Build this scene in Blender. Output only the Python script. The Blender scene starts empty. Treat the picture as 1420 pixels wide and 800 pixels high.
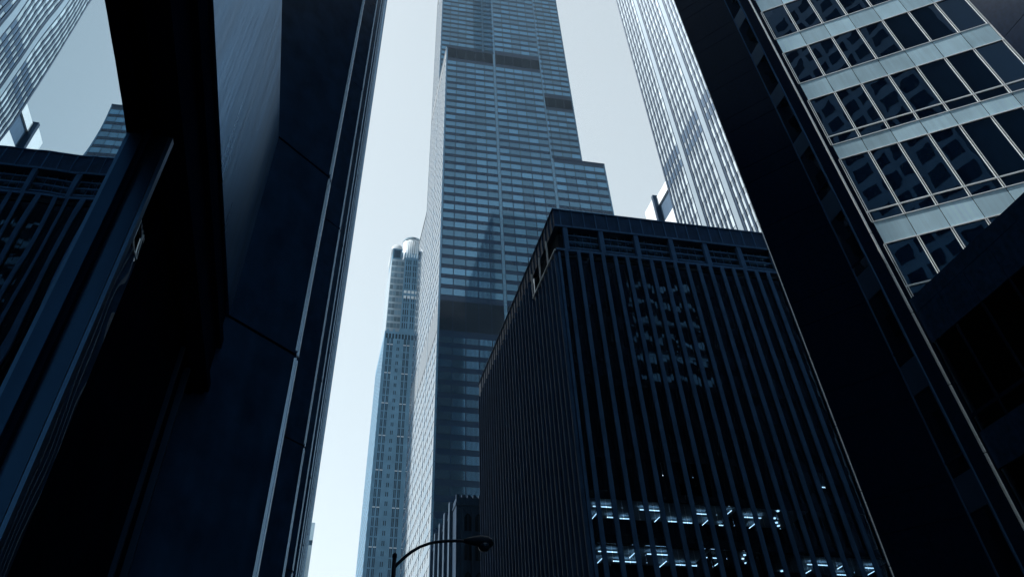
import bpy, math, random
from mathutils import Vector, Matrix
random.seed(7)
C = bpy.context.scene.collection
SC = bpy.context.scene
R = math.radians
GZ = -1.6                                   # street level; the camera's eye is the origin

# ------------------------------------------------------------------ camera
cd = bpy.data.cameras.new('camera')
cam = bpy.data.objects.new('camera', cd); C.objects.link(cam)
roll, pitch, yaw = -0.0162933469, 0.880287784, 0.206918425
cy, sy, cp, sp = math.cos(yaw), math.sin(yaw), math.cos(pitch), math.sin(pitch)
fw = Vector((sy*cp, cy*cp, sp)); rt = Vector((cy, -sy, 0)); up = rt.cross(fw)
r2 = math.cos(roll)*rt + math.sin(roll)*up
u2 = -math.sin(roll)*rt + math.cos(roll)*up
M = Matrix((r2, u2, -fw)).transposed().to_4x4()
cam.matrix_world = M
cd.sensor_fit = 'HORIZONTAL'; cd.sensor_width = 36
cd.lens = 990.2288/1420*36
cd.shift_x = (710-659.7227)/1420
cd.shift_y = (65.1332-400)/1420
cd.clip_start = 0.05; cd.clip_end = 20000
SC.camera = cam

# ------------------------------------------------------------------ sky, sun, exposure
SUN_AZ = math.atan2(-0.90, 0.43)            # direction to the sun in plan: over the left-hand roofs, ahead of the camera
SUN_EL = R(50)
w = bpy.data.worlds.new('World'); SC.world = w; w.use_nodes = True
nt = w.node_tree; bg = nt.nodes['Background']
sky = nt.nodes.new('ShaderNodeTexSky'); sky.sky_type = 'NISHITA'; sky.sun_disc = False
sky.sun_elevation = SUN_EL; sky.sun_rotation = SUN_AZ
sky.air_density = 1.0; sky.dust_density = 1.2; sky.ozone_density = 2.5
hs = nt.nodes.new('ShaderNodeHueSaturation'); hs.inputs['Saturation'].default_value = 0.33
gm = nt.nodes.new('ShaderNodeMix'); gm.data_type = 'RGBA'; gm.blend_type = 'MULTIPLY'; gm.inputs[0].default_value = 1
gm.inputs[7].default_value = (0.96, 1.0, 0.935, 1)
nt.links.new(sky.outputs[0], hs.inputs['Color']); nt.links.new(hs.outputs[0], gm.inputs[6])
veil = nt.nodes.new('ShaderNodeMix'); veil.data_type = 'RGBA'; veil.inputs[0].default_value = 0.45   # thin even cloud
veil.inputs[7].default_value = (2.72, 3.12, 3.42, 1)
nt.links.new(gm.outputs[2], veil.inputs[6]); nt.links.new(veil.outputs[2], bg.inputs['Color'])
bg.inputs['Strength'].default_value = 0.15
sl = bpy.data.lights.new('sun', 'SUN'); sl.energy = 3.6; sl.angle = R(0.5); sl.color = (1.0, 0.97, 0.92)
sun = bpy.data.objects.new('sun', sl); C.objects.link(sun)
sdir = Vector((math.sin(SUN_AZ)*math.cos(SUN_EL), math.cos(SUN_AZ)*math.cos(SUN_EL), math.sin(SUN_EL)))
sun.rotation_euler = (-sdir).to_track_quat('-Z', 'Y').to_euler()
SC.view_settings.view_transform = 'Standard'; SC.view_settings.look = 'None'
SC.view_settings.exposure = 0.75; SC.view_settings.gamma = 1.0
SC.render.engine = 'CYCLES'
SC.cycles.max_bounces = 8; SC.cycles.glossy_bounces = 4; SC.cycles.diffuse_bounces = 3
SC.cycles.transparent_max_bounces = 8; SC.cycles.caustics_reflective = False; SC.cycles.caustics_refractive = False
SC.cycles.use_denoising = True

# ------------------------------------------------------------------ materials
def node(nt, typ, **kw):
    n = nt.nodes.new(typ)
    for k, v in kw.items(): setattr(n, k, v)
    return n
def mat(name, col, rough=0.5, metal=0.0, ior=1.5, var=0.25, scale=0.6, stretch=(1, 1, 1), bump=0.0, bscale=3.0,
        island=0.0, rvar=0.12, aniso=0.0, bstretch=None, streak=0.0, detail=4, bdist=0.05, tint=(.22, .55, 1.0), spec=.5, coat=0.0, srange=None):
    m = bpy.data.materials.new(name); m.use_nodes = True
    nt = m.node_tree; b = nt.nodes['Principled BSDF']
    tc = node(nt, 'ShaderNodeTexCoord')
    mp = node(nt, 'ShaderNodeMapping'); mp.inputs['Scale'].default_value = stretch
    nt.links.new(tc.outputs['Object'], mp.inputs[0])
    nz = node(nt, 'ShaderNodeTexNoise'); nz.inputs['Scale'].default_value = scale; nz.inputs['Detail'].default_value = detail
    nt.links.new(mp.outputs[0], nz.inputs['Vector'])
    mr = node(nt, 'ShaderNodeMapRange'); mr.inputs[1].default_value = 0.25; mr.inputs[2].default_value = 0.75
    mr.inputs[3].default_value = 1-var; mr.inputs[4].default_value = 1+var
    nt.links.new(nz.outputs[0], mr.inputs[0])
    val = mr.outputs[0]
    if streak:
        mp2 = node(nt, 'ShaderNodeMapping'); mp2.inputs['Scale'].default_value = (1, 1, 0.06)
        nt.links.new(tc.outputs['Object'], mp2.inputs[0])
        n2 = node(nt, 'ShaderNodeTexNoise'); n2.inputs['Scale'].default_value = 5; n2.inputs['Detail'].default_value = 5
        nt.links.new(mp2.outputs[0], n2.inputs['Vector'])
        r3 = node(nt, 'ShaderNodeMapRange'); r3.inputs[1].default_value = .3; r3.inputs[2].default_value = .7
        r3.inputs[3].default_value = 1-streak; r3.inputs[4].default_value = 1+streak
        nt.links.new(n2.outputs[0], r3.inputs[0])
        mm = node(nt, 'ShaderNodeMath', operation='MULTIPLY'); nt.links.new(val, mm.inputs[0]); nt.links.new(r3.outputs[0], mm.inputs[1]); val = mm.outputs[0]
    if island:
        g = node(nt, 'ShaderNodeNewGeometry')
        r3 = node(nt, 'ShaderNodeMapRange'); r3.inputs[3].default_value = 1-island; r3.inputs[4].default_value = 1+island
        oi = node(nt, 'ShaderNodeObjectInfo'); ad = node(nt, 'ShaderNodeMath', operation='ADD'); fr = node(nt, 'ShaderNodeMath', operation='FRACT')
        nt.links.new(g.outputs['Random Per Island'], ad.inputs[0]); nt.links.new(oi.outputs['Random'], ad.inputs[1]); nt.links.new(ad.outputs[0], fr.inputs[0])
        nt.links.new(fr.outputs[0], r3.inputs[0])
        mm = node(nt, 'ShaderNodeMath', operation='MULTIPLY'); nt.links.new(val, mm.inputs[0]); nt.links.new(r3.outputs[0], mm.inputs[1]); val = mm.outputs[0]
    mx = node(nt, 'ShaderNodeVectorMath', operation='SCALE'); mx.inputs[0].default_value = col[:3]
    nt.links.new(val, mx.inputs['Scale'])
    nt.links.new(mx.outputs[0], b.inputs['Base Color'])
    b.inputs['Metallic'].default_value = metal; b.inputs['IOR'].default_value = ior
    b.inputs['Anisotropic'].default_value = aniso
    b.inputs['Specular IOR Level'].default_value = spec
    if coat: b.inputs['Coat Weight'].default_value = 1; b.inputs['Coat IOR'].default_value = coat; b.inputs['Coat Roughness'].default_value = .04
    if srange:
        sr = node(nt, 'ShaderNodeMapRange'); sr.inputs[3].default_value = srange[0]; sr.inputs[4].default_value = srange[1]
        nt.links.new(fr.outputs[0], sr.inputs[0]); nt.links.new(sr.outputs[0], b.inputs['Specular IOR Level'])
    if not metal: b.inputs['Specular Tint'].default_value = (*tint, 1)
    rr = node(nt, 'ShaderNodeMapRange'); rr.inputs[3].default_value = max(0, rough*(1-rvar)); rr.inputs[4].default_value = min(1, rough*(1+rvar))
    nt.links.new(nz.outputs[0], rr.inputs[0]); nt.links.new(rr.outputs[0], b.inputs['Roughness'])
    if bump:
        mp3 = node(nt, 'ShaderNodeMapping'); mp3.inputs['Scale'].default_value = bstretch or stretch
        nt.links.new(tc.outputs['Object'], mp3.inputs[0])
        nb = node(nt, 'ShaderNodeTexNoise'); nb.inputs['Scale'].default_value = bscale; nb.inputs['Detail'].default_value = 1.0
        nt.links.new(mp3.outputs[0], nb.inputs['Vector'])
        bp = node(nt, 'ShaderNodeBump'); bp.inputs['Strength'].default_value = bump; bp.inputs['Distance'].default_value = bdist
        nt.links.new(nb.outputs[0], bp.inputs['Height']); nt.links.new(bp.outputs[0], b.inputs['Normal'])
    return m
def clear_glass(name):
    m = bpy.data.materials.new(name); m.use_nodes = True; nt = m.node_tree
    nt.nodes.remove(nt.nodes['Principled BSDF']); out = nt.nodes['Material Output']
    t = node(nt, 'ShaderNodeBsdfTransparent'); t.inputs[0].default_value = (.55, .66, .74, 1)
    g = node(nt, 'ShaderNodeBsdfGlossy'); g.inputs['Roughness'].default_value = 0.02; g.inputs['Color'].default_value = (.7, .85, 1, 1)
    f = node(nt, 'ShaderNodeFresnel'); f.inputs[0].default_value = 1.5
    mx = node(nt, 'ShaderNodeMixShader'); nt.links.new(f.outputs[0], mx.inputs[0]); nt.links.new(t.outputs[0], mx.inputs[1]); nt.links.new(g.outputs[0], mx.inputs[2])
    nt.links.new(mx.outputs[0], out.inputs[0]); return m
def lamp_mat(name, col, s):
    m = bpy.data.materials.new(name); m.use_nodes = True; b = m.node_tree.nodes['Principled BSDF']
    b.inputs['Base Color'].default_value = (.8, .8, .8, 1); b.inputs['Emission Color'].default_value = (*col, 1); b.inputs['Emission Strength'].default_value = s
    return m

MT = dict(
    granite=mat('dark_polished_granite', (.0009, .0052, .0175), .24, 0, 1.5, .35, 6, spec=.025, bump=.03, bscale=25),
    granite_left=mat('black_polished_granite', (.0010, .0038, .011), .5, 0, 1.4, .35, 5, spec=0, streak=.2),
    granite_col=mat('column_granite', (.0085, .031, .078), .24, 0, 1.5, .35, 4, spec=.35, streak=.12),
    joint=mat('dark_joint', (.0008, .0018, .004), .9),
    panel=mat('brushed_steel_panel', (.105, .27, .46), .30, 1, 1.5, .12, 1.2, streak=.16, stretch=(1, 1, .12), rvar=.3, bump=.05, bscale=14, bstretch=(1, 1, .05)),
    jamb=mat('dark_brushed_jamb', (.011, .034, .075), .36, 1, 1.5, .15, 3, streak=.2),
    edge=mat('mullion_glint_metal', (.026, .07, .14), .34, 1, 1.5, .2, 2),
    trim=mat('bright_metal_trim', (.34, .50, .66), .25, 1, 1.5, .08, 1),
    darkmetal=mat('dark_bronze_metal', (.0028, .009, .025), .5, .0, 1.5, .25, 3, spec=.0, streak=.15),
    mirror=mat('coated_mirror_glass', (.47, .60, .68), .0, 1, 1.5, .03, .4, bump=.034, bscale=2.0, bstretch=(1, 1, .8), rvar=0),
    blackglass=mat('dark_tinted_glass', (.003, .007, .014), .03, 0, 1.5, .3, .3, bump=.06, bscale=.35, rvar=0),
    w_wall=mat('blue_black_aluminium', (.0018, .0105, .034), .16, .0, 1.4, .2, .15, coat=1.3, streak=.12),
    w_glass=mat('bronze_tinted_windows', (.005, .020, .040), .05, 0, 3.3, .12, .4, tint=(.32, .68, 1.0), coat=1.25, srange=(.36, .66), island=.35, rvar=.2),
    w_pil=mat('lighter_aluminium_column', (.025, .075, .13), .2, 0, 2.8, .12, .3, tint=(.4, .72, 1.0), coat=1.3),
    w_louv=mat('black_louvers', (.001, .004, .013), .3, 0, 1.4, .2, .4, coat=1.2, stretch=(.2, .2, 6), spec=.1),
    fin=mat('dark_painted_steel_fin', (.032, .082, .175), .45, 0, 1.5, .2, .8, spec=.007, streak=.18),
    fascia=mat('dark_roof_fascia', (.009, .028, .072), .5, 0, 1.5, .3, .9, spec=.08, streak=.2, bump=.1, bscale=6),
    d_glass=mat('black_window_glass', (.002, .005, .010), .02, 0, 1.5, .3, .3, bump=.09, bscale=.8, island=.3, rvar=0),
    ceil=mat('office_ceiling', (.50, .62, .74), .8, 0, 1.5, .15, .8),
    floor_in=mat('office_floor', (.10, .11, .12), .8),
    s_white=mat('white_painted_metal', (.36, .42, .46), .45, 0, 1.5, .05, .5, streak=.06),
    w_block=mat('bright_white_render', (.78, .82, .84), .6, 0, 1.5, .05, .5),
    s_pil=mat('off_white_pilaster', (.28, .34, .385), .5, 0, 1.5, .05, .5, streak=.06),
    s_glass=mat('pale_reflective_window', (.52, .60, .65), .3, .0, 1.6, .10, .1, island=.22),
    s_dark=mat('black_stripe_metal', (.005, .014, .034), .45, 0, 1.5, .2, .5),
    s_grey=mat('grey_louver_panel', (.045, .085, .14), .5, 0, 1.5, .2, 1, stretch=(3, 3, .3)),
    c_panel=mat('pale_blue_spandrel_metal', (.52, .75, .88), .36, .0, 1.5, .10, .7, streak=.08, island=.22),
    c_glass=mat('wavy_dark_window_glass', (.001, .005, .014), .0, 0, 1.5, .2, .4, spec=.5, tint=(.20, .52, 1.0), bump=.085, bscale=.7, rvar=0),
    c_mull=mat('white_aluminium_mullion', (.86, .91, .94), .30, .0, 1.5, .05, 2),
    c_span=mat('blue_grey_strip_panel', (.013, .042, .092), .45, .0, 1.5, .15, 2),
    p_stone=mat('pale_pink_stone', (.13, .27, .40), .7, 0, 1.5, .18, .25, streak=.1),
    p_glass=mat('pale_curtain_glass', (.42, .54, .62), .10, .5, 1.5, .15, .08, island=.2),
    p_mid=mat('grey_blue_shoulder_glass', (.16, .26, .34), .12, .2, 1.6, .12, .2, island=.35),
    p_dark=mat('dark_slot_window', (.02, .045, .075), .15, 0, 1.6, .3, .5, island=.4),
    p_white=mat('white_cylinder_glass', (.74, .80, .84), .4, 0, 1.5, .06, .3),
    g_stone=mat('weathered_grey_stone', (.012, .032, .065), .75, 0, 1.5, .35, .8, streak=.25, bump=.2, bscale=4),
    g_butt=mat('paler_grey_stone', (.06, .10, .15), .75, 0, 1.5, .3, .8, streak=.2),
    g_dark=mat('old_window_glass', (.004, .010, .018), .1, 0, 1.5, .3, .8),
    b_stone=mat('limestone_block', (.42, .50, .56), .8, 0, 1.5, .2, .4, streak=.15),
    lamp=mat('black_lamp_paint', (.003, .007, .014), .5, 0, 1.5, .2, 4, spec=.12),
    lens=mat('smoky_lamp_lens', (.006, .014, .028), .2, 0, 1.5, .2, 8, spec=.25),
    asphalt=mat('asphalt', (.045, .047, .05), .85, 0, 1.5, .3, 3, bump=.3, bscale=40),
    concrete=mat('concrete_paving', (.16, .165, .17), .8, 0, 1.5, .2, 1.5, bump=.1, bscale=20),
    paint=mat('road_paint', (.7, .7, .68), .6),
    clear=clear_glass('clear_window_glass'),
    tube=lamp_mat('fluorescent_tube', (.66, .87, 1.0), 1.9),
)

# ------------------------------------------------------------------ mesh helpers
class MB:
    def __init__(s): s.v = []; s.f = []
    def hexa(s, p):
        n = len(s.v); s.v += [Vector(q) for q in p]
        for f in ((0, 3, 2, 1), (4, 5, 6, 7), (0, 1, 5, 4), (1, 2, 6, 5), (2, 3, 7, 6), (3, 0, 4, 7)): s.f.append(tuple(n+i for i in f))
        return s
    def box(s, x0, x1, y0, y1, z0, z1):
        return s.hexa([(x0, y0, z0), (x1, y0, z0), (x1, y1, z0), (x0, y1, z0), (x0, y0, z1), (x1, y0, z1), (x1, y1, z1), (x0, y1, z1)])
    def prism(s, poly, z0, z1):
        a = sum(poly[i][0]*poly[(i+1) % len(poly)][1]-poly[(i+1) % len(poly)][0]*poly[i][1] for i in range(len(poly)))
        if a < 0: poly = poly[::-1]
        n = len(s.v); k = len(poly)
        s.v += [Vector((x, y, z0)) for x, y in poly]+[Vector((x, y, z1)) for x, y in poly]
        s.f.append(tuple(range(n+k-1, n-1, -1))); s.f.append(tuple(range(n+k, n+2*k)))
        for i in range(k): j = (i+1) % k; s.f.append((n+i, n+j, n+k+j, n+k+i))
        return s
    def fbox(s, fr, u0, u1, z0, z1, d0, d1):
        P = fr.at
        return s.hexa([P(u0, d0, z0), P(u0, d1, z0), P(u1, d1, z0), P(u1, d0, z0), P(u0, d0, z1), P(u0, d1, z1), P(u1, d1, z1), P(u1, d0, z1)])
    def tube(s, pts, rad, seg=10, caps=True):
        rings = []
        for i, p in enumerate(pts):
            p = Vector(p); a = Vector(pts[max(0, i-1)]); b = Vector(pts[min(len(pts)-1, i+1)]); t = (b-a).normalized()
            x = t.cross(Vector((0, 1, 0)) if abs(t.y) < .9 else Vector((1, 0, 0))).normalized(); y = t.cross(x)
            r = rad[i] if isinstance(rad, (list, tuple)) else rad
            n = len(s.v); s.v += [p+r*(math.cos(2*math.pi*k/seg)*x+math.sin(2*math.pi*k/seg)*y) for k in range(seg)]; rings.append(n)
        for a, b in zip(rings, rings[1:]):
            for k in range(seg): s.f.append((a+k, a+(k+1) % seg, b+(k+1) % seg, b+k))
        if caps:
            s.f.append(tuple(rings[0]+k for k in range(seg))[::-1]); s.f.append(tuple(rings[-1]+k for k in range(seg)))
        return s
    def cyl(s, x, y, z0, z1, r, seg=40, r1=None, a0=0):
        n = len(s.v); r1 = r if r1 is None else r1
        for zz, q in ((z0, r), (z1, r1)): s.v += [Vector((x+q*math.cos(a0+2*math.pi*k/seg), y+q*math.sin(a0+2*math.pi*k/seg), zz)) for k in range(seg)]
        for k in range(seg): s.f.append((n+k, n+(k+1) % seg, n+seg+(k+1) % seg, n+seg+k))
        s.f.append(tuple(range(n+seg-1, n-1, -1))); s.f.append(tuple(range(n+seg, n+2*seg)))
        return s
    def build(s, name, m, parent=None, smooth=False):
        off = (OFF.get(parent.name) if parent else None) or Vector((0, 0, 0))
        me = bpy.data.meshes.new(name); me.from_pydata([v-off for v in s.v], [], s.f); me.update()
        import bmesh
        bm = bmesh.new(); bm.from_mesh(me); bmesh.ops.recalc_face_normals(bm, faces=bm.faces); bm.to_mesh(me); bm.free()
        if smooth:
            for p in me.polygons: p.use_smooth = True
        me.materials.append(m)
        o = bpy.data.objects.new(name, me); C.objects.link(o)
        if parent: o.parent = parent; OFF[o.name] = off
        return o
OFF = {}
class Fr:                                    # a vertical wall: origin, direction along, outward normal
    def __init__(s, o, u, n):
        s.o = Vector((o[0], o[1])); s.u = Vector(u).normalized(); s.n = Vector(n).normalized()
    def at(s, u, d, z): p = s.o+s.u*u+s.n*d; return Vector((p.x, p.y, z))
def thing(name, label, cat, loc, rotz=0, group=None):
    o = bpy.data.objects.new(name, None); C.objects.link(o); o.location = loc; o.rotation_euler = (0, 0, rotz)
    o['label'] = label; o['category'] = cat
    if group: o['group'] = group
    OFF[o.name] = Vector(loc); o.empty_display_size = .5
    return o
def tilt(mb, idx, n, amt):                    # turn one pane a little in its frame
    c = sum((mb.v[i] for i in idx), Vector())/len(idx); a, b = random.uniform(-amt, amt), random.uniform(-amt, amt)
    t = Vector((-n.y, n.x, 0))
    for i in idx: q = mb.v[i]-c; mb.v[i] = mb.v[i]+n*(a*q.dot(t)+b*q.z)
    return mb
Minv = M.inverted()
def size_in_view(mb):                         # apparent size, only used to decide which repeats become objects of their own
    c = sum(mb.v, Vector())/len(mb.v); q = Minv @ c
    if q.z > -0.1: return 0
    x = 710-50.3+990*q.x/-q.z; y = 65.1-990*q.y/-q.z
    d = max((a-b).length for a in mb.v[:1] for b in mb.v)
    k = 1 if (-60 < x < 1480 and -60 < y < 860) else 1e-3
    return k*d/q.length
def many(name, items, m, parent, limit=100):  # items: MB list; the largest each an object, the rest one stuff part
    items = sorted(items, key=size_in_view, reverse=True)
    for it in items[:limit]: it.build(name, m, parent)
    if len(items) > limit:
        r = MB()
        for it in items[limit:]:
            n = len(r.v); r.v += it.v; r.f += [tuple(i+n for i in f) for f in it.f]
        o = r.build(name, m, parent); o['kind'] = 'stuff'
def struct(name, mb, m):
    o = mb.build(name, m); o['kind'] = 'structure'; return o

# ------------------------------------------------------------------ air
hm = bpy.data.materials.new('city_haze'); hm.use_nodes = True; hn = hm.node_tree
hn.nodes.remove(hn.nodes['Principled BSDF'])
pv = hn.nodes.new('ShaderNodeVolumePrincipled'); pv.inputs['Color'].default_value = (.50, .80, 1, 1); pv.inputs['Density'].default_value = 0.00014
pv.inputs['Anisotropy'].default_value = 0.1
hn.links.new(pv.outputs[0], hn.nodes['Material Output'].inputs['Volume'])
hz = MB().box(-950, 950, -950, 950, GZ-1.4, 470).build('haze', hm); hz['kind'] = 'stuff'

# ------------------------------------------------------------------ ground, road, pavements
struct('ground', MB().box(-900, 900, -900, 900, GZ-.4, GZ-.15), MT['concrete'])
struct('road', MB().box(4.2, 19.6, -200, 600, GZ-.15, GZ-.13), MT['asphalt'])
struct('sidewalk', MB().box(-1.35, 4.2, -200, 600, GZ-.15, GZ), MT['concrete'])
struct('sidewalk', MB().box(19.6, 26, -200, 600, GZ-.15, GZ), MT['concrete'])
rm = MB()
for k in range(-20, 60): rm.box(11.8, 11.95, k*10, k*10+3, GZ-.13, GZ-.126)
struct('road_marking', rm, MT['paint'])

# ------------------------------------------------------------------ left: granite building with wedge columns and a mirror shopfront
LB = thing('granite_office_building', 'near black granite building with mirror glass, a sloping bright steel panel and wedge shaped columns', 'building', (0, 0, GZ), -0.0045)
TOP = 122.
Y1, P = 5.95, 6.8
NCOL = 12
LOWY, LOWZ = Y1+P*5.5, 54.  # roof step out of view, shaped to let sun onto the angled facade
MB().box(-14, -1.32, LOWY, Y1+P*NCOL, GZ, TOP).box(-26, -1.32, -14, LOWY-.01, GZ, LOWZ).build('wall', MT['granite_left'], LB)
# shopfront bay beside the camera
MB().box(-1.06, -1.0, -14, 2.69, GZ+.25, 2.33).build('mirror_glass', MT['mirror'], LB)
MB().box(-1.06, -1.0, 2.70, 3.19, GZ+.25, 2.33).build('mirror_glass', MT['mirror'], LB)
h = MB(); h.box(-1.25, -.90, -14, 5.35, 2.34, 2.95); h.box(-.90, -.87, -14, 5.36, 2.36, 2.42); h.box(-.90, -.865, -14, 5.36, 2.68, 2.75)
h.build('header', MT['darkmetal'], LB)
h = MB(); h.box(-1.32, -.97, -14, 5.3, 2.31, 2.335); h.build('soffit', MT['granite_left'], LB)
mm = MB(); mm.box(-1.0, -.915, 2.655, 2.725, GZ, 2.305).build('mullion', MT['jamb'], LB)
MB().box(-.914, -.898, 2.66, 2.70, GZ, 2.305).build('mullion', MT['edge'], LB)  # paler strip added for the reflected highlight on the mullion
MB().box(-1.05, -.985, 2.62, 2.655, GZ, 2.305).build('mullion', MT['darkmetal'], LB)
MB().box(-1.3, -.99, 3.2, 5.05, GZ, 2.306).build('pier', MT['granite_left'], LB)
for yy, xx in ((4.62, -1.0), (4.90, -.985)):
    MB().box(xx-.02, xx+.035, yy-.012, yy+.02, GZ, 2.30).build('jamb', MT['jamb'], LB)
SEAM = [GZ+.02, 2.97, 4.87]+[4.87+4.25*k for k in range(1, 29)]
def column(k):
    y = Y1+P*k
    poly = [(-1.31, y-.96), (-.35, y), (-.35, y+.14), (-1.31, y+1.10)]
    b = MB(); SM = [z for z in SEAM if z < LOWZ+2] if y < LOWY else SEAM
    for z0, z1 in zip(SM, SM[1:]): b.prism(poly, z0+.012, z1-.012)
    inner = [(-1.3, y-.92), (-.375, y+.005), (-.375, y+.135), (-1.3, y+1.06)]
    o = b.build('column', MT['granite_col'], LB)
    MB().prism(inner, GZ, SM[-1]-.03).build('joint_core', MT['joint'], o)
    t = MB()
    for z0, z1 in zip(SM, SM[1:]):
        t.box(-.362, -.342, y-.02, y+.0, z0+.03, z1-.03); t.box(-.349, -.332, y+.045, y+.10, z0+.02, z1-.02)
    t.build('trim', MT['trim'], o)
for k in range(NCOL): column(k)
for k in range(NCOL+1):                        # between the columns: steel spandrel panels and dark windows, floor over floor
    ya = (-14 if k == 0 else Y1+P*(k-1)+.56); yb = (Y1+P*k-.53) if k < NCOL else Y1+P*k-.2
    if k == NCOL: continue
    for j in range(0, 27):
        z0 = 2.97+4.25*j if j else 2.97
        z1 = z0+1.9
        if ya < LOWY and z1 > LOWZ: continue
        MB().box(-1.3, -.88, ya, yb, z0, z1).build('spandrel_panel', MT['panel'] if (j == 0) else MT['granite_left'], LB)
        if j < 14: MB().box(-1.31, -1.2, ya, yb, z1+.02, z0+4.23).build('window', MT['blackglass'], LB)
    if k: MB().box(-1.31, -1.05, ya, yb, GZ+.2, 2.9).build('mirror_glass', MT['blackglass'], LB)

# next block on the same side: only its edge shows
NB = thing('ribbed_office_block', 'dark ribbed office block edge just beyond the wedge columns, against the pale sky', 'building', (-10, 110, GZ))
y0, y1 = 88.5, 132
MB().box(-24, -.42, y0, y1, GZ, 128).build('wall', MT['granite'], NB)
its = [MB().box(-.42, -.12+.05*(k % 2), y0+.6+k*1.9, y0+1.15+k*1.9, GZ, 127.5) for k in range(22)]
many('fin', its, MT['fin'], NB)
its = [MB().box(-.42, -.22, y0+.2, y1, z, z+.9) for z in [4+3.9*k for k in range(31)]]
many('spandrel', its, MT['darkmetal'], NB)

# ------------------------------------------------------------------ dark finned building with two lit floors
DB = thing('finned_office_building', 'dark square midrise building with closely set steel fins, open roof band and two lit floors', 'building', (46, 91, GZ))
X0, X1, YA, YB = 23.6, 69.0, 68.0, 114.2
ZT, ZF, ZL = 54.8, 52.35, 49.25
lit = [(19.9, 23.4), (16.4, 19.95)]
b = MB()
b.box(X0+.35, X1-.35, YA+5.2, YB-.35, GZ, 49.0)
b.box(X0+.35, X1-.35, YA+.35, YA+5.2, GZ, 13.0)
b.build('core', MT['joint'], DB)
o = MB().box(X0, X1, YA, YB, ZF, ZT).build('roof', MT['fascia'], DB)
its = [MB().box(X0+.75+1.49*k, X0+.87+1.49*k, YA-.10, YA, ZF+.02, ZT-.03) for k in range(30)]
its += [MB().box(X0-.10, X0, YA+.75+1.49*k, YA+.87+1.49*k, ZF+.02, ZT-.03) for k in range(30)]
its.append(MB().box(X0-.11, X1, YA-.13, YA-.10, ZF-.02, ZF+.22)); its.append(MB().box(X0-.13, X1, YA-.14, YA, ZT-.02, ZT+.12))
its.append(MB().box(X0-.14, X0-.001, YA-.14, YB, ZT-.02, ZT+.12))
many('fascia_rib', its, MT['fin'], DB)
# open band under the roof: ledge, posts, set back glazing with bars
MB().box(X0-.14, X1, YA-.16, YA+.4, 48.95, ZL).build('ledge', MT['fin'], DB)
its = [MB().box(X0+1.0+4.47*k, X0+1.55+4.47*k, YA-.02, YA+.45, ZL, ZF) for k in range(10)]
many('post', its, MT['fin'], DB)
MB().box(X0+.6, X1-.6, YA+1.0, YB-.6, 48.9, ZF).build('band_wall', MT['joint'], DB)
its = []
for k in range(10):
    for q in range(3):
        x = X0+1.75+4.47*k+q*1.25
        its.append(MB().box(x, x+1.15, YA+.86, YA+.9, ZL+.1, ZF-.15))
many('band_window', its, MT['w_glass'], DB)
its = []
for k in range(10):
    x = X0+1.6+4.47*k
    for q in range(3): its.append(MB().box(x, x+3.8, YA+.45, YA+.55, ZL+.55+q*.85, ZL+.75+q*.85))
    for q in range(1, 4): its.append(MB().box(x+q*.98, x+q*.98+.06, YA+.72, YA+.78, ZL+.1, ZF-.1))
many('louver_bar', its, MT['fin'], DB)
# fins on the street front and the side
def fin(fr, u, top):
    m = MB(); m.fbox(fr, u-.215, u+.215, GZ, top, 0, .20); m.fbox(fr, u-.09, u+.09, GZ, top, .2, .215); return m
FRN = Fr((X0, YA), (1, 0), (0, -1)); FSD = Fr((X0, YA), (0, 1), (-1, 0))
many('fin', [fin(FRN, 1.03+1.49*k, 48.94) for k in range(30)], MT['fin'], DB)
sd = []
for k in range(31):
    u = .5+1.49*k
    m = MB(); m.fbox(FSD, u-.14, u+.14, GZ, 48.9 if u < 11 else ZF, -.1, .3); sd.append(m)
many('side_fin', sd, MT['fin'], DB)
MB().box(X0+.05, X0+.35, YA+.0, YA+.35, GZ, 48.9).build('corner_post', MT['fin'], DB)
fr_ = MB(); fr_.fbox(FSD, .0, 10.5, 48.92, 49.12, .16, .36)
for u in (3.2, 6.7, 10.4): fr_.fbox(FSD, u-.09, u+.09, 49.12, ZF, .16, .34)
fr_.build('loggia_frame', MT['s_white'], DB)
MB().fbox(FSD, 10.6, 46, GZ, ZF, -.45, -.1).build('side_glass', MT['d_glass'], DB)
MB().fbox(FSD, .36, 10.6, GZ, 48.9, -.45, -.1).build('side_glass', MT['d_glass'], DB)
pan = []; cl = []; sp_ = []
FH = 3.43
LIT1 = [(912.5, 658.1, 922.7, 659.5), (1140, 675, 1151.8, 676.5)]
levels = [23.4+FH*k for k in range(-7, 8)]
for zc in levels:
    for k in range(30):
        x = X0+.38+1.49*k
        isl = any(abs(zc-c) < .3 for _, c in lit) or (26 < zc < 27.5 and (x-1 < 33.5 < x+2 or x-1 < 46.6 < x+2))
        (cl if isl else pan).append(MB().box(x if k else X0+.36, x+1.44, YA+.12, YA+.16, zc-2.75, min(zc, 48.9)))
    sp_.append(MB().box(X0+.36, X1-.36, YA+.10, YA+.2, zc+.01, min(zc+.67, 48.93)))
for q in pan: tilt(q, (0, 1, 4, 5), Vector((0, -1, 0)), .0028)
many('window', pan, MT['d_glass'], DB, 70); many('window', cl, MT['clear'], DB, 30)
many('spandrel', sp_, MT['blackglass'], DB)
many('floor_slab', [MB().box(X0+.36, X1-.36, YA+.3, YA+5.2, zc+.05, zc+.4) for zc in levels if abs(zc-23.4) > 1 and abs(zc-19.97) > 1], MT['joint'], DB)
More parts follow.
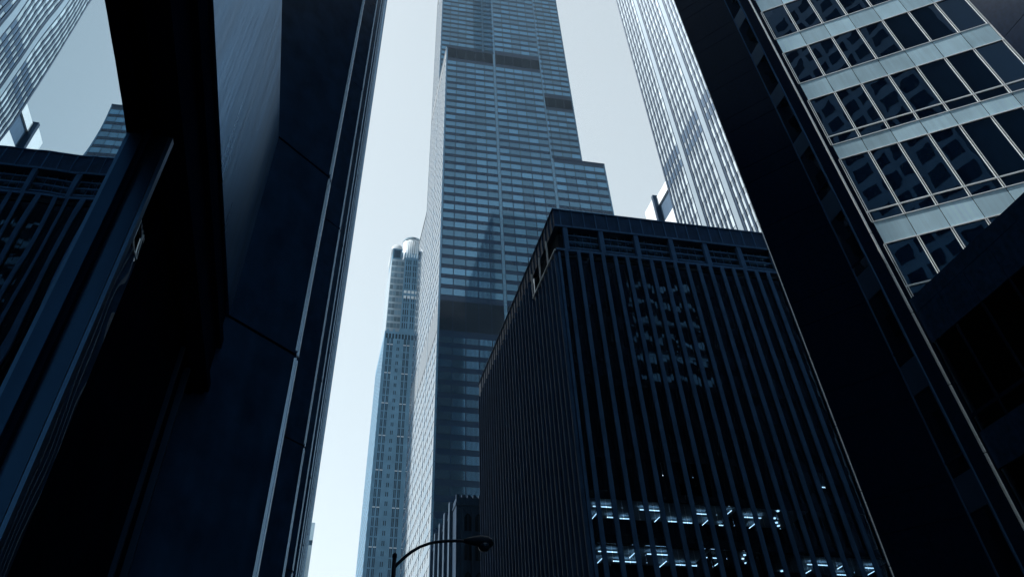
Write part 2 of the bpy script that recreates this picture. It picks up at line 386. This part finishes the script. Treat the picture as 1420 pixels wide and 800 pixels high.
# the two lit floors: ceiling, floor, back wall, and the tubes that light them
cam_r = (r2, u2, fw)
def on_ceiling(px, py, z):
    d = r2*((px-659.7227)/990.2288)-u2*((py-65.1332)/990.2288)+fw
    return Vector((d.x*z/d.z, d.y*z/d.z, z))
for (zf, zc) in ((20.1, 23.45), (16.5, 19.9)):
    for xa, xb in (((X0+.4, 38.5), (38.6, 45.3)) if zc > 20 else ((X0+.4, 34.6), (39.2, 52))):
        MB().box(xa, xb, YA+.4, YA+5.1, zc, zc+.04).build('ceiling', MT['ceil'], DB)
        MB().box(xa, xb, YA+.4, YA+5.1, zf-.1, zf).build('office_floor', MT['floor_in'], DB)
        MB().box(xa, xb, YA+5.1, YA+5.18, zf, zc).build('back_wall', MT['joint'], DB)
    for xa in ((38.5,) if zc > 20 else (34.6, 39.1)):
        MB().box(xa, xa+.09, YA+.4, YA+5.1, zf, zc).build('partition', MT['joint'], DB)
S1 = [(125,293,198,298),(122,343,140,325),(183,338,207,341),(235,343,270,347),(317,307,395,313),(377,357,397,338),(433,355,465,358),(492,360,528,363),(550,324,587,327),(573,370,593,350),(675,325,703,298),(642,371,660,372),(687,373,710,375),(745,338,812,342),(765,383,785,366)]
S2 = [(147,477,222,481),(143,525,160,507),(207,517,300,522),(275,503,293,485),(347,488,428,493),(398,541,425,518),(465,532,500,535),(528,536,560,538),(588,503,630,506),(603,552,634,528),(1003,531,1082,537),(997,567,1015,555),(1125,550,1147,539),(1125,573,1158,577),(1240,545,1275,548),(1252,573,1275,560)]
tb = []
for S, z in ((S1, 23.33), (S2, 19.78)):
    for a, b_, c, d in S:
        p = on_ceiling(780+a/2.958, 600+b_/2.958, z); q = on_ceiling(780+c/2.958, 600+d/2.958, z)
        if abs(q.x-p.x) > abs(q.y-p.y): q.y = p.y
        else: q.x = p.x
        p.y = min(max(p.y, YA+.5), YA+5); q.y = min(max(q.y, YA+.5), YA+5)
        if (q-p).length < .3: q.x = p.x+.5
        tb.append(MB().box(min(p.x, q.x)-.018, max(p.x, q.x)+.018, min(p.y, q.y)-.05, max(p.y, q.y)+.05, z-.16, z-.11))
for a, b_, c, d in LIT1:
    p = on_ceiling(a, b_, 26.7); q = on_ceiling(c, d, 26.7)
    tb.append(MB().box(p.x, q.x, p.y-.05, p.y+.05, 26.66, 26.72))
many('fluorescent_tube', tb, MT['tube'], DB)
dl = []
for a, b_, z in ((740, 515, 19.85), (752, 533, 19.85), (747, 500, 19.85), (870, 350, 23.4), (878, 368, 23.4), (886, 381, 23.4), (884, 320, 23.4), (900, 566, 19.85)):
    p = on_ceiling(780+a/2.958, 600+b_/2.958, z); p.y = min(max(p.y, YA+.5), YA+5.0)
    dl.append(MB().cyl(p.x, p.y, z-.03, z+.03, .12, 12))
many('downlight', dl, MT['tube'], DB)

# ------------------------------------------------------------------ the tall stepped skyscraper
WT = thing('stepped_skyscraper', 'tallest blue black skyscraper of stepped square tubes with dark louvered bands', 'skyscraper', (65, 248, GZ))
WX, WY, T = 30.9, 214.35, 22.87
HT = {(0, 0): 262, (1, 0): 366, (2, 0): 199.9, (0, 1): 366, (1, 1): 430, (2, 1): 430, (0, 2): 199.9, (1, 2): 366, (2, 2): 262}
for (i, j), hgt in HT.items():
    MB().box(WX+T*i+.01, WX+T*(i+1)-.01, WY+T*j+.01, WY+T*(j+1)-.01, GZ, hgt).build('tube', MT['w_wall'], WT)
LOUV = [(119.4, 129.8), (254.6, 261.2), (354, 361)]
ROWS = [115.25-3.93*k for k in range(0, 29)]+[132.0+3.93*k for k in range(0, 31)]+[264.2+3.93*k for k in range(0, 22)]
wins = []; louv = []; mul = []; pil = []; led = []
def wface(fr, z0, z1, depth_ok=True):
    bay = (T-1.1)/5
    for r in ROWS:
        if r < z0+.3 or r+2.4 > z1-.8: continue
        for k in range(5):
            u = .55+bay*k
            wins.append(MB().fbox(fr, u+.16, u+bay-.16, r, r+(2.3 if abs(r-115.25) > 1 else 1.9), .01, .05))
    for a, c in LOUV:
        if a > z0-1 and c < z1+1:
            for k in range(5): u = .55+bay*k; louv.append(MB().fbox(fr, u+.14, u+bay-.14, a, c, .01, .06))
    for k in range(1, 5): u = .55+bay*k; mul.append(MB().fbox(fr, u-.12, u+.12, z0, z1, 0, .065))
    for s in (0, T): pil.append(MB().fbox(fr, max(.02, s-.52), min(T-.02, s+.52), z0, z1, 0, .10))
    led.append(MB().fbox(fr, 0.03, T-.03, z1-.75, z1, 0, .14))
N = lambda i, j: Fr((WX+T*i, WY+T*j), (1, 0), (0, -1))
Ef = lambda i, j: Fr((WX+T*i, WY+T*j), (0, 1), (-1, 0))
wface(N(0, 0), GZ, 262); wface(N(1, 0), GZ, 366); wface(N(2, 0), GZ, 199.9)
wface(N(0, 1), 262, 366); wface(N(2, 1), 199.9, 366)
wface(Ef(0, 0), GZ, 262); wface(Ef(0, 1), GZ, 366); wface(Ef(0, 2), GZ, 199.9); wface(Ef(1, 0), 262, 366)
many('window', wins, MT['w_glass'], WT); many('louver_band', louv, MT['w_louv'], WT)
many('mullion', mul, MT['w_wall'], WT); many('pilaster', pil, MT['w_pil'], WT); many('ledge', led, MT['w_wall'], WT)

# ------------------------------------------------------------------ white tower with black stripes
ST = thing('striped_tower', 'white tower with thin black vertical stripes and two grey bands above the finned building', 'skyscraper', (90, 95, GZ))
k12 = 1.2
SX, SY0, SY1, SH = 72., 40., 122.6, 240.
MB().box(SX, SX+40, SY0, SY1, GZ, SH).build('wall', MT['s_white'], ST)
FS = Fr((SX, SY1), (0, -1), (-1, 0))
wn = []; stripe = []; band = []; pl = []
FP = 3.95
mod = 1.49
u = .25; pat = []
while u < 80:
    for q in range(6): pat.append((u, 'w')); u += mod
    pat.append((u, 'p')); u += 2.6
    if len(pat) < 9: pass
bz = [(108.6, 110.6), (112.4, 114.9)]
zs = [60+FP*k for k in range(0, 44)]
for u, t in pat:
    if t == 'p':
        pl.append(MB().fbox(FS, u+.45, u+2.05, GZ, SH, 0, .22))
        stripe.append(MB().fbox(FS, u-.12, u+.16, GZ, SH, 0, .14)); stripe.append(MB().fbox(FS, u+2.05, u+2.42, GZ, SH, 0, .20))
        continue
    stripe.append(MB().fbox(FS, u-.31, u+.31, GZ, SH, 0, .20))
    for a, c in bz: band.append(MB().fbox(FS, u+.2, u+mod-.2, a, c, .02, .07))
    for z in zs:
        if any(a-3.2 < z < c for a, c in bz): continue
        wn.append(MB().fbox(FS, u+.22, u+mod-.22, z, z+2.5, .02, .06))
many('window', wn, MT['s_glass'], ST); many('stripe', stripe, MT['s_dark'], ST); many('grey_band', band, MT['s_grey'], ST); many('pilaster', pl, MT['s_pil'], ST)
# low white block behind it
WB = thing('white_block_building', 'low white sunlit block with a dark upright slab beside the striped tower', 'building', (85, 130, GZ))
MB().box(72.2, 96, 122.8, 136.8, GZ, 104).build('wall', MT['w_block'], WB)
MB().box(72.0, 96, 130.4, 136.9, 104, 112.8).build('parapet', MT['w_block'], WB)
MB().box(72.1, 96, 122.8, 129.4, 109.3, 111.8).build('parapet', MT['w_block'], WB)
MB().box(72.5, 96, 122.8, 129.4, 104, 109.3).build('louver_panel', MT['s_grey'], WB)
MB().box(71.2, 96, 129.4, 130.3, GZ, 112.4).build('slab', MT['s_dark'], WB)

# ------------------------------------------------------------------ right: building with folded granite walls and pale spandrels
RB = thing('folded_office_building', 'dark granite building on the right with an angled wall of pale panels and mirror windows', 'building', (42, 15, GZ))
RTOP = 54.
D = Vector((25.1, 25.0)); uB = Vector((.8, -.6)); LBf = 10.66
E_ = D+uB*LBf
Cc = Vector((24.45, 25.45)); Bb = Vector((24.45, 26.72)); Aa = Bb+Vector((-.6, .8))*3.5
Ff = E_+Vector((0, -26))
poly = [tuple(Aa), tuple(Bb), tuple(Cc), tuple(D+Vector((-.02, .0))), tuple(E_), tuple(Ff), (66, Ff.y), (66, Aa.y)]
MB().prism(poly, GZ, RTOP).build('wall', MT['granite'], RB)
WTOP = 17.4
MB().box(25.12, 33.2, -40, 24.6, GZ, WTOP).build('podium_wall', MT['joint'], RB)
wt = [13.77, 18.25, 22.75, 27.2, 31.25, 35.1, 39.05]+[39.05+4.0*k for k in range(1, 9)]   # heads of the strip windows
wb = [15.04, 19.5, 24.1, 28.3, 32.35, 36.3, 40.2]+[40.2+4.0*k for k in range(1, 9)]      # tops of the spandrels below them
wt = [1.0, 5.2, 9.4]+wt; wb = [2.2, 6.4, 10.6]+wb
# granite cladding slabs with open joints
FG = Fr(Aa, Bb-Aa, (-.8, -.6))
lines = [GZ]+sorted(wt+wb)+[RTOP]
g = []
for z0, z1 in zip(lines, lines[1:]):
    if z1-z0 < .05: continue
    for ua, ub in ((0, 1.75), (1.75, 3.5)):
        g.append(MB().fbox(FG, ua+.008, ub-.008, z0+.012, z1-.012, .01, .05))
many('granite_slab', g, MT['granite'], RB)
FST = Fr(Bb, Cc-Bb, (-1, 0))
wL = (Cc-Bb).length
win = []; spn = []; frm = []
for a, b_ in zip(wb, wt[1:]):
    low = b_ < 30
    tr = a+.55 if low else None
    win.append(MB().fbox(FST, .07, wL-.07, a+.02, b_-.02, .0, .04))
    if low: frm.append(MB().fbox(FST, .07, wL-.07, tr-.05, tr+.05, .04, .07))
for a, b_ in zip(wt, wb): spn.append(MB().fbox(FST, .07, wL-.07, a+.01, b_-.01, .0, .05))
many('strip_window', win, MT['d_glass'], RB); many('strip_panel', spn, MT['c_span'], RB); many('strip_transom', frm, MT['darkmetal'], RB)
for u in (.0, wL-.07): MB().fbox(FST, u, u+.07, GZ, RTOP, .0, .08).build('strip_frame', MT['fin'], RB)
# dark fold between strip and corner, and the bright corner trims
tr = MB()
jz = [GZ]+[z for z in [8.4, 11.0, 13.6, 16.8, 21.0, 25.8, 30.4, 34.8, 39.0, 43.2, 47.4, 51.6, 55.8, 60, 64.2, 68.4]]+[RTOP]
for z0, z1 in zip(jz, jz[1:]): tr.box(24.90, 24.985, 25.02, 25.10, z0+.02, z1-.02)
tr.build('corner_trim', MT['c_mull'], RB)
tr = MB()
for z0, z1 in zip(jz, jz[1:]): tr.fbox(FG, -.03, .02, z0+.02, z1-.02, -.03, .07)
tr.build('corner_trim', MT['c_mull'], RB)
# the pale angled facade
FB = Fr(D, uB, (-.6, -.8))
st = [20.30, 25.66, 30.24, 34.55, 38.9, 43.2, 47.5, 51.8, 56.1, 60.4, 64.7, 69.0]
sb = [21.55, 26.66, 31.66, 35.93, 40.3, 44.6, 48.9, 53.2, 57.5, 61.8, 66.1, 70.4]
bay = (LBf-.22)/7
pn = []; gl = []; ml = []; tm = []
for a, b_ in zip(st, sb):
    for k in range(7):
        u = .16+bay*k
        pn.append(MB().fbox(FB, u+.018, u+bay-.018, a+.02, b_-.02, .03, .07))
    ml.append(MB().fbox(FB, .14, LBf-.06, a-.035, a+.015, .02, .10)); tm.append(MB().fbox(FB, .14, LBf-.06, b_-.015, b_+.035, .02, .10))
for i, (a, b_) in enumerate(zip([WTOP]+sb, st)):
    low = a < 29
    for k in range(7):
        u = .16+bay*k
        ta = a+.62 if low else a
        if low:
            gl.append(MB().fbox(FB, u+.06, u+bay-.06, a+.04, ta-.04, .01, .03))
            if k == 0: tm.append(MB().fbox(FB, .14, LBf-.06, ta-.035, ta+.035, .02, .09))
        gl.append(MB().fbox(FB, u+.06, u+bay-.06, ta+.03, b_-.03, .01, .03))
        for e in (-.062, .026): ml.append(MB().fbox(FB, u+e, u+e+.036, a+.035, b_-.035, .02, .10))
    for e in (-.062,): ml.append(MB().fbox(FB, .16+7*bay+e, .16+7*bay+e+.036, a+.035, b_-.035, .02, .10))
for q in gl: tilt(q, (1, 2, 5, 6), Vector((-.6, -.8, 0)), .0045)
for q in pn: tilt(q, (1, 2, 5, 6), Vector((-.6, -.8, 0)), .008)
many('spandrel_panel', pn, MT['c_panel'], RB); many('window', gl, MT['c_glass'], RB); many('mullion', ml, MT['c_mull'], RB); many('transom', tm, MT['c_mull'], RB)
ed = MB(); ed.fbox(FB, LBf-.04, LBf+.02, WTOP, RTOP, .02, .09); ed.fbox(FB, LBf+.05, LBf+.09, WTOP, RTOP, -.05, .05); ed.build('edge_trim', MT['c_mull'], RB)
# podium on the street line: granite parapet slabs, big dark windows
FW = Fr((25.12, 25.02), (0, -1), (-1, 0))
bw = 1.68
sl_ = []; pw = []; pm = []
for k in range(30):
    ua, ub = bw*k, bw*(k+1)
    for z0, z1 in ((16.76, WTOP), (15.35, 16.76), (10.4, 11.72), (5.5, 6.8)): sl_.append(MB().fbox(FW, ua+.008, ub-.008, z0+.01, z1-.01, .0, .05))
    for z0, z1 in ((12.38, 15.33), (11.74, 12.28), (7.4, 10.38), (6.82, 7.3), (GZ+.3, 5.48)): pw.append(MB().fbox(FW, ua+.05, ub-.05, z0, z1, -.02, .0))
    for z0, z1 in ((11.73, 15.34), (6.81, 10.39)): pm.append(MB().fbox(FW, ua-.045, ua+.045, z0, z1, .0, .05))
pm.append(MB().fbox(FW, .05, 48, 12.27, 12.39, 0, .04)); pm.append(MB().fbox(FW, .05, 48, 7.29, 7.41, 0, .04))
many('podium_slab', sl_, MT['granite_col'], RB); many('podium_window', pw, MT['d_glass'], RB); many('podium_mullion', pm, MT['darkmetal'], RB)
FE = Fr(E_, (0, -1), (-1, 0))
g = [MB().fbox(FE, .1+2.4*k, 2.48+2.4*k, z+.01, z+4.28, .01, .05) for k in range(9) for z in [17.4+4.3*q for q in range(12)]]
many('granite_slab', g, MT['granite'], RB, 40)

# ------------------------------------------------------------------ pale tower with drum crown beyond the skyscraper
PT = thing('drum_crowned_tower', 'pale stone tower with a rounded drum crown between dark edge and tallest skyscraper', 'skyscraper', (45, 365, GZ))
PX, PY = 22.5, 340.
MB().box(PX, PX+34, PY, PY+45, GZ, 186.2).build('shaft', MT['p_stone'], PT)
MB().box(PX+.2, PX+7.3, PY+.3, PY+30, 186.2, 228).build('glass_shoulder', MT['p_glass'], PT)
MB().box(PX+7.3, PX+28, PY+.2, PY+40, 186.2, 229.5).build('upper_shaft', MT['p_stone'], PT)
MB().box(PX+.4, PX+5.4, PY+.8, PY+20, 228, 235).build('upper_shaft', MT['p_stone'], PT)
MB().cyl(PX+12.0, PY+14, 229.5, 248, 5.4, 48).build('drum', MT['p_white'], PT, True)
MB().cyl(PX+12.0, PY+14, 248, 249.2, 5.6, 48).build('drum_rim', MT['p_glass'], PT)
many('drum_slot', [MB().hexa([(PX+12+math.cos(a+e)*r_, PY+14+math.sin(a+e)*r_, z_) for z_ in (237.5, 246.5) for e, r_ in ((-.028, 5.30), (.028, 5.30), (.028, 5.46), (-.028, 5.46))]) for a in [math.pi*2*k/28 for k in range(28)]], MT['p_mid'], PT)
MB().cyl(PX+12.0, PY+14, 234.6, 235.4, 5.75, 48).build('drum_rim', MT['p_stone'], PT)
MB().box(PX+1.1, PX+4.6, PY+.4, PY+.82, 229.5, 234.0).build('crown_opening', MT['p_dark'], PT)
many('crown_pier', [MB().box(PX+5.6+1.45*k, PX+6.1+1.45*k, PY+.1, PY+3, 229.4, 232.6) for k in range(12)], MT['p_stone'], PT)
m = MB(); n = 14
m.tube([(PX+2.6, PY+1.0, 234.8), (PX+2.6, PY+18, 234.8)], 3.1, 28); m.build('barrel_roof', MT['p_white'], PT, True)
FN = Fr((PX, PY), (1, 0), (0, -1)); FPE = Fr((PX, PY), (0, 1), (-1, 0))
slots = []; plates = []; whites = []; gls = []
F4 = 3.55
zb = [94.1-14.2*2+3.55*k for k in range(0, 34)]
for k, z in enumerate(zb):
    top = (k % 4 == 0)
    if z > 183: break
    for base in (1.55, 9.85, 18.2):
        for q in (0, 1.75):
            for e in (0, .62):
                slots.append(MB().fbox(FN, base+q+e, base+q+e+.42, z-3.3, z-.25, .01, .06))
            if top: whites.append(MB().fbox(FN, base+q-.1, base+q+1.15, z-.2, z+.12, .02, .16))
    for c in (6.9, 15.2):
        for e in (0, .75): slots.append(MB().fbox(FN, c+e-.4, c+e, z-3.0, z-1.3, .01, .06))
    for q in range(16): plates.append(MB().fbox(FN, .15+2.07*q, 2.1+2.07*q, z-3.45, z-1.75, .0, .03) if q % 1 == 0 else None)
    for q in range(12): slots.append(MB().fbox(FPE, 1.2+3.6*q, 2.4+3.6*q, z-3.0, z-1.2, .01, .06))
for k in range(11):
    z = 188+3.6*k
    for q in range(4): gls.append(MB().fbox(FN, .5+1.7*q, 2.05+1.7*q, z+.2, z+2.6, -.29, -.2))
for k in range(11):
    z = 188.3+3.7*k
    if 206 < z < 210: continue
    for q in (8.2, 9.3, 10.4, 12.2, 13.3, 14.4): slots.append(MB().fbox(FN, q, q+.5, z, z+2.9, -.19, -.12))
for z in (205, 208): 
    for q in range(4): whites.append(MB().fbox(FN, 8+2*q, 9.4+2*q, z, z+1.6, -.19, -.1))
for q in range(9): slots.append(MB().fbox(FN, .6+1.6*q, 1.6+1.6*q, 182.4, 184.9, .01, .07)); 
for q in range(5): plates.append(MB().fbox(FN, 1+3*q, 2+3*q, 186.2, 187.4, -1, .0))
many('window', slots, MT['p_dark'], PT); many('sill', whites, MT['p_white'], PT); many('stone_plate', plates, MT['p_stone'], PT, 60); many('shoulder_window', gls, MT['p_mid'], PT)

# ------------------------------------------------------------------ old stone building squeezed before the skyscraper
GB = thing('gothic_stone_building', 'small old stone building with pointed windows and a crenellated parapet below the skyscraper', 'building', (32, 142, GZ))
GX, GY = 22.8, 130.
MB().box(GX, 44, GY, GY+26, GZ, 42.4).build('wall', MT['g_stone'], GB)
MB().box(GX-.12, 44, GY-.15, GY+26, 42.4, 42.75).build('cornice', MT['g_stone'], GB)
MB().box(GX, 44, GY, GY+.5, 42.75, 43.5).build('parapet', MT['g_stone'], GB)
MB().box(GX, GX+.5, GY+.5, GY+26, 42.75, 43.5).build('parapet', MT['g_stone'], GB)
many('merlon', [MB().box(GX-.04+.95*k, GX+.5+.95*k, GY-.05, GY+.5, 43.5, 43.95) for k in range(16)], MT['g_stone'], GB)
FGN = Fr((GX, GY), (1, 0), (0, -1)); FGE = Fr((GX, GY), (0, 1), (-1, 0))
aw = []; lozenge = []
def arched(fr, u, z0, wd, hh):
    m = MB(); n = len(m.v); pts = [(u, z0), (u+wd, z0), (u+wd, z0+hh), (u+wd*.78, z0+hh+wd*.33), (u+wd/2, z0+hh+wd*.5), (u+wd*.22, z0+hh+wd*.33), (u, z0+hh)]
    for d in (.0, .04): m.v += [fr.at(a, d, b) for a, b in pts]
    k = len(pts); m.f += [tuple(range(k, 2*k)), tuple(range(k))[::-1]]+[(i, (i+1) % k, k+(i+1) % k, k+i) for i in range(k)]
    return m
for r in range(9):
    z = 38.8-3.95*r
    for q in range(10): aw.append(arched(FGN, 1.35+1.75*q, z, 1.15, 1.9))
many('arched_window', aw, MT['g_dark'], GB)
many('window_mullion', [MB().fbox(FGN, 1.35+1.75*q+.54, 1.35+1.75*q+.61, 38.8-3.95*r, 41.0-3.95*r, .04, .09) for r in range(3) for q in range(5)], MT['g_stone'], GB)
many('pier', [MB().fbox(FGN, .75+1.75*q, 1.2+1.75*q, GZ, 42.0, 0, .22) for q in range(10)], MT['g_stone'], GB)
many('carved_block', [MB().fbox(FGN, .4+.42*q, .66+.42*q, 41.55+(.0 if q % 2 else .3), 41.9+(.0 if q % 2 else .3), 0, .12) for q in range(22)], MT['g_stone'], GB)
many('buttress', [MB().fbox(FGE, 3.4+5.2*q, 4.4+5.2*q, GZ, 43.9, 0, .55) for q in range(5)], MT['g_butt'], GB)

# ------------------------------------------------------------------ pale slab seen as a sliver at the street's end
SB = thing('pale_slab_building', 'sliver of a pale slab block low behind the dark left hand edge', 'building', (-12, 318, GZ))
MB().box(-26, 1.35, 300, 335, GZ, 82.6).build('wall', MT['p_glass'], SB)
MB().box(-26, .9, 300.5, 335, 82.6, 84.1).build('dark_band', MT['p_dark'], SB)
MB().box(-26, 1.35, 300, 335, 84.1, 89.5).build('roof_storey', MT['p_glass'], SB)

# ------------------------------------------------------------------ street lamp
SLp = thing('street_lamp', 'black street lamp with a long curved arm and drooping glass head', 'street lamp', (2.55, 25, GZ))
MB().tube([(2.55, 25, GZ), (2.55, 25, GZ+.4), (2.55, 25, GZ+.45), (2.55, 25, 3), (2.55, 25, 6.70)], [.17, .16, .11, .085, .062], 14).build('pole', MT['lamp'], SLp, True)
MB().tube([(2.55, 25, 6.68), (2.55, 25, 6.76), (2.55, 25, 6.80)], [.075, .07, .03], 12).build('pole_cap', MT['lamp'], SLp, True)
pts = [(2.55, 6.42), (2.63, 6.51), (2.82, 6.68), (3.05, 6.85), (3.3, 6.985), (3.57, 7.08), (3.8, 7.13), (4.06, 7.165), (4.4, 7.185), (4.75, 7.19)]
MB().tube([(x, 25, z) for x, z in pts], [.045]*4+[.04]*6, 10).build('arm', MT['lamp'], SLp, True)
hd = [(4.62, 7.19, .05), (4.75, 7.195, .085), (4.95, 7.205, .12), (5.15, 7.215, .15), (5.35, 7.195, .155), (5.48, 7.165, .12), (5.54, 7.14, .04)]
MB().tube([(x, 25, z) for x, z, r in hd], [r for *_, r in hd], 16).build('lamp_head', MT['lamp'], SLp, True)
ln = [(7.13, .17), (7.06, .185), (7.0, .16), (6.955, .10), (6.94, .03)]
MB().tube([(5.26, 25, z) for z, r in ln], [r for z, r in ln], 18).build('lamp_lens', MT['lens'], SLp, True)

# ------------------------------------------------------------------ the blocks behind the camera that the windows mirror
def back_block(name, label, x0, x1, y0, y1, hgt, wall, win, pitch, ww, hh, gap):
    t = thing(name, label, 'building', ((x0+x1)/2, (y0+y1)/2, GZ))
    MB().box(x0, x1, y0, y1, GZ, hgt).build('wall', wall, t)
    ws = []
    fr = Fr((x0, y1), (1, 0), (0, 1))
    z = 3.0
    while z+hh < hgt-1:
        u = gap
        while u+ww < (x1-x0):
            ws.append(MB().fbox(fr, u, u+ww, z, z+hh, .0, .06)); u += ww+gap
        z += pitch
    many('window', ws, win, t, 40)
    return t
back_block('dark_glass_tower', 'very tall dark glass tower mirrored in the lower storeys of the stepped skyscraper', 62, 175, -130, -62, 283, MT['granite'], MT['d_glass'], 8, 9, 5, 2)
back_block('limestone_building', 'old limestone block with square windows, mirrored in the angled facade', -24, 4, -84, -52, 132, MT['b_stone'], MT['g_dark'], 4.2, 2.9, 2.5, 1.0)
back_block('dark_slab_tower', 'dark slab tower with long window strips, mirrored beside the limestone block', -62, -27, -78, -50, 150, MT['granite'], MT['c_span'], 4.0, 33, 1.5, .8)
back_block('banded_office_tower', 'banded office tower mirrored in the dark glass of the finned building', 84, 107, -60, -46, 128, MT['granite'], MT['c_panel'], 5.6, 10.8, 1.7, .35)
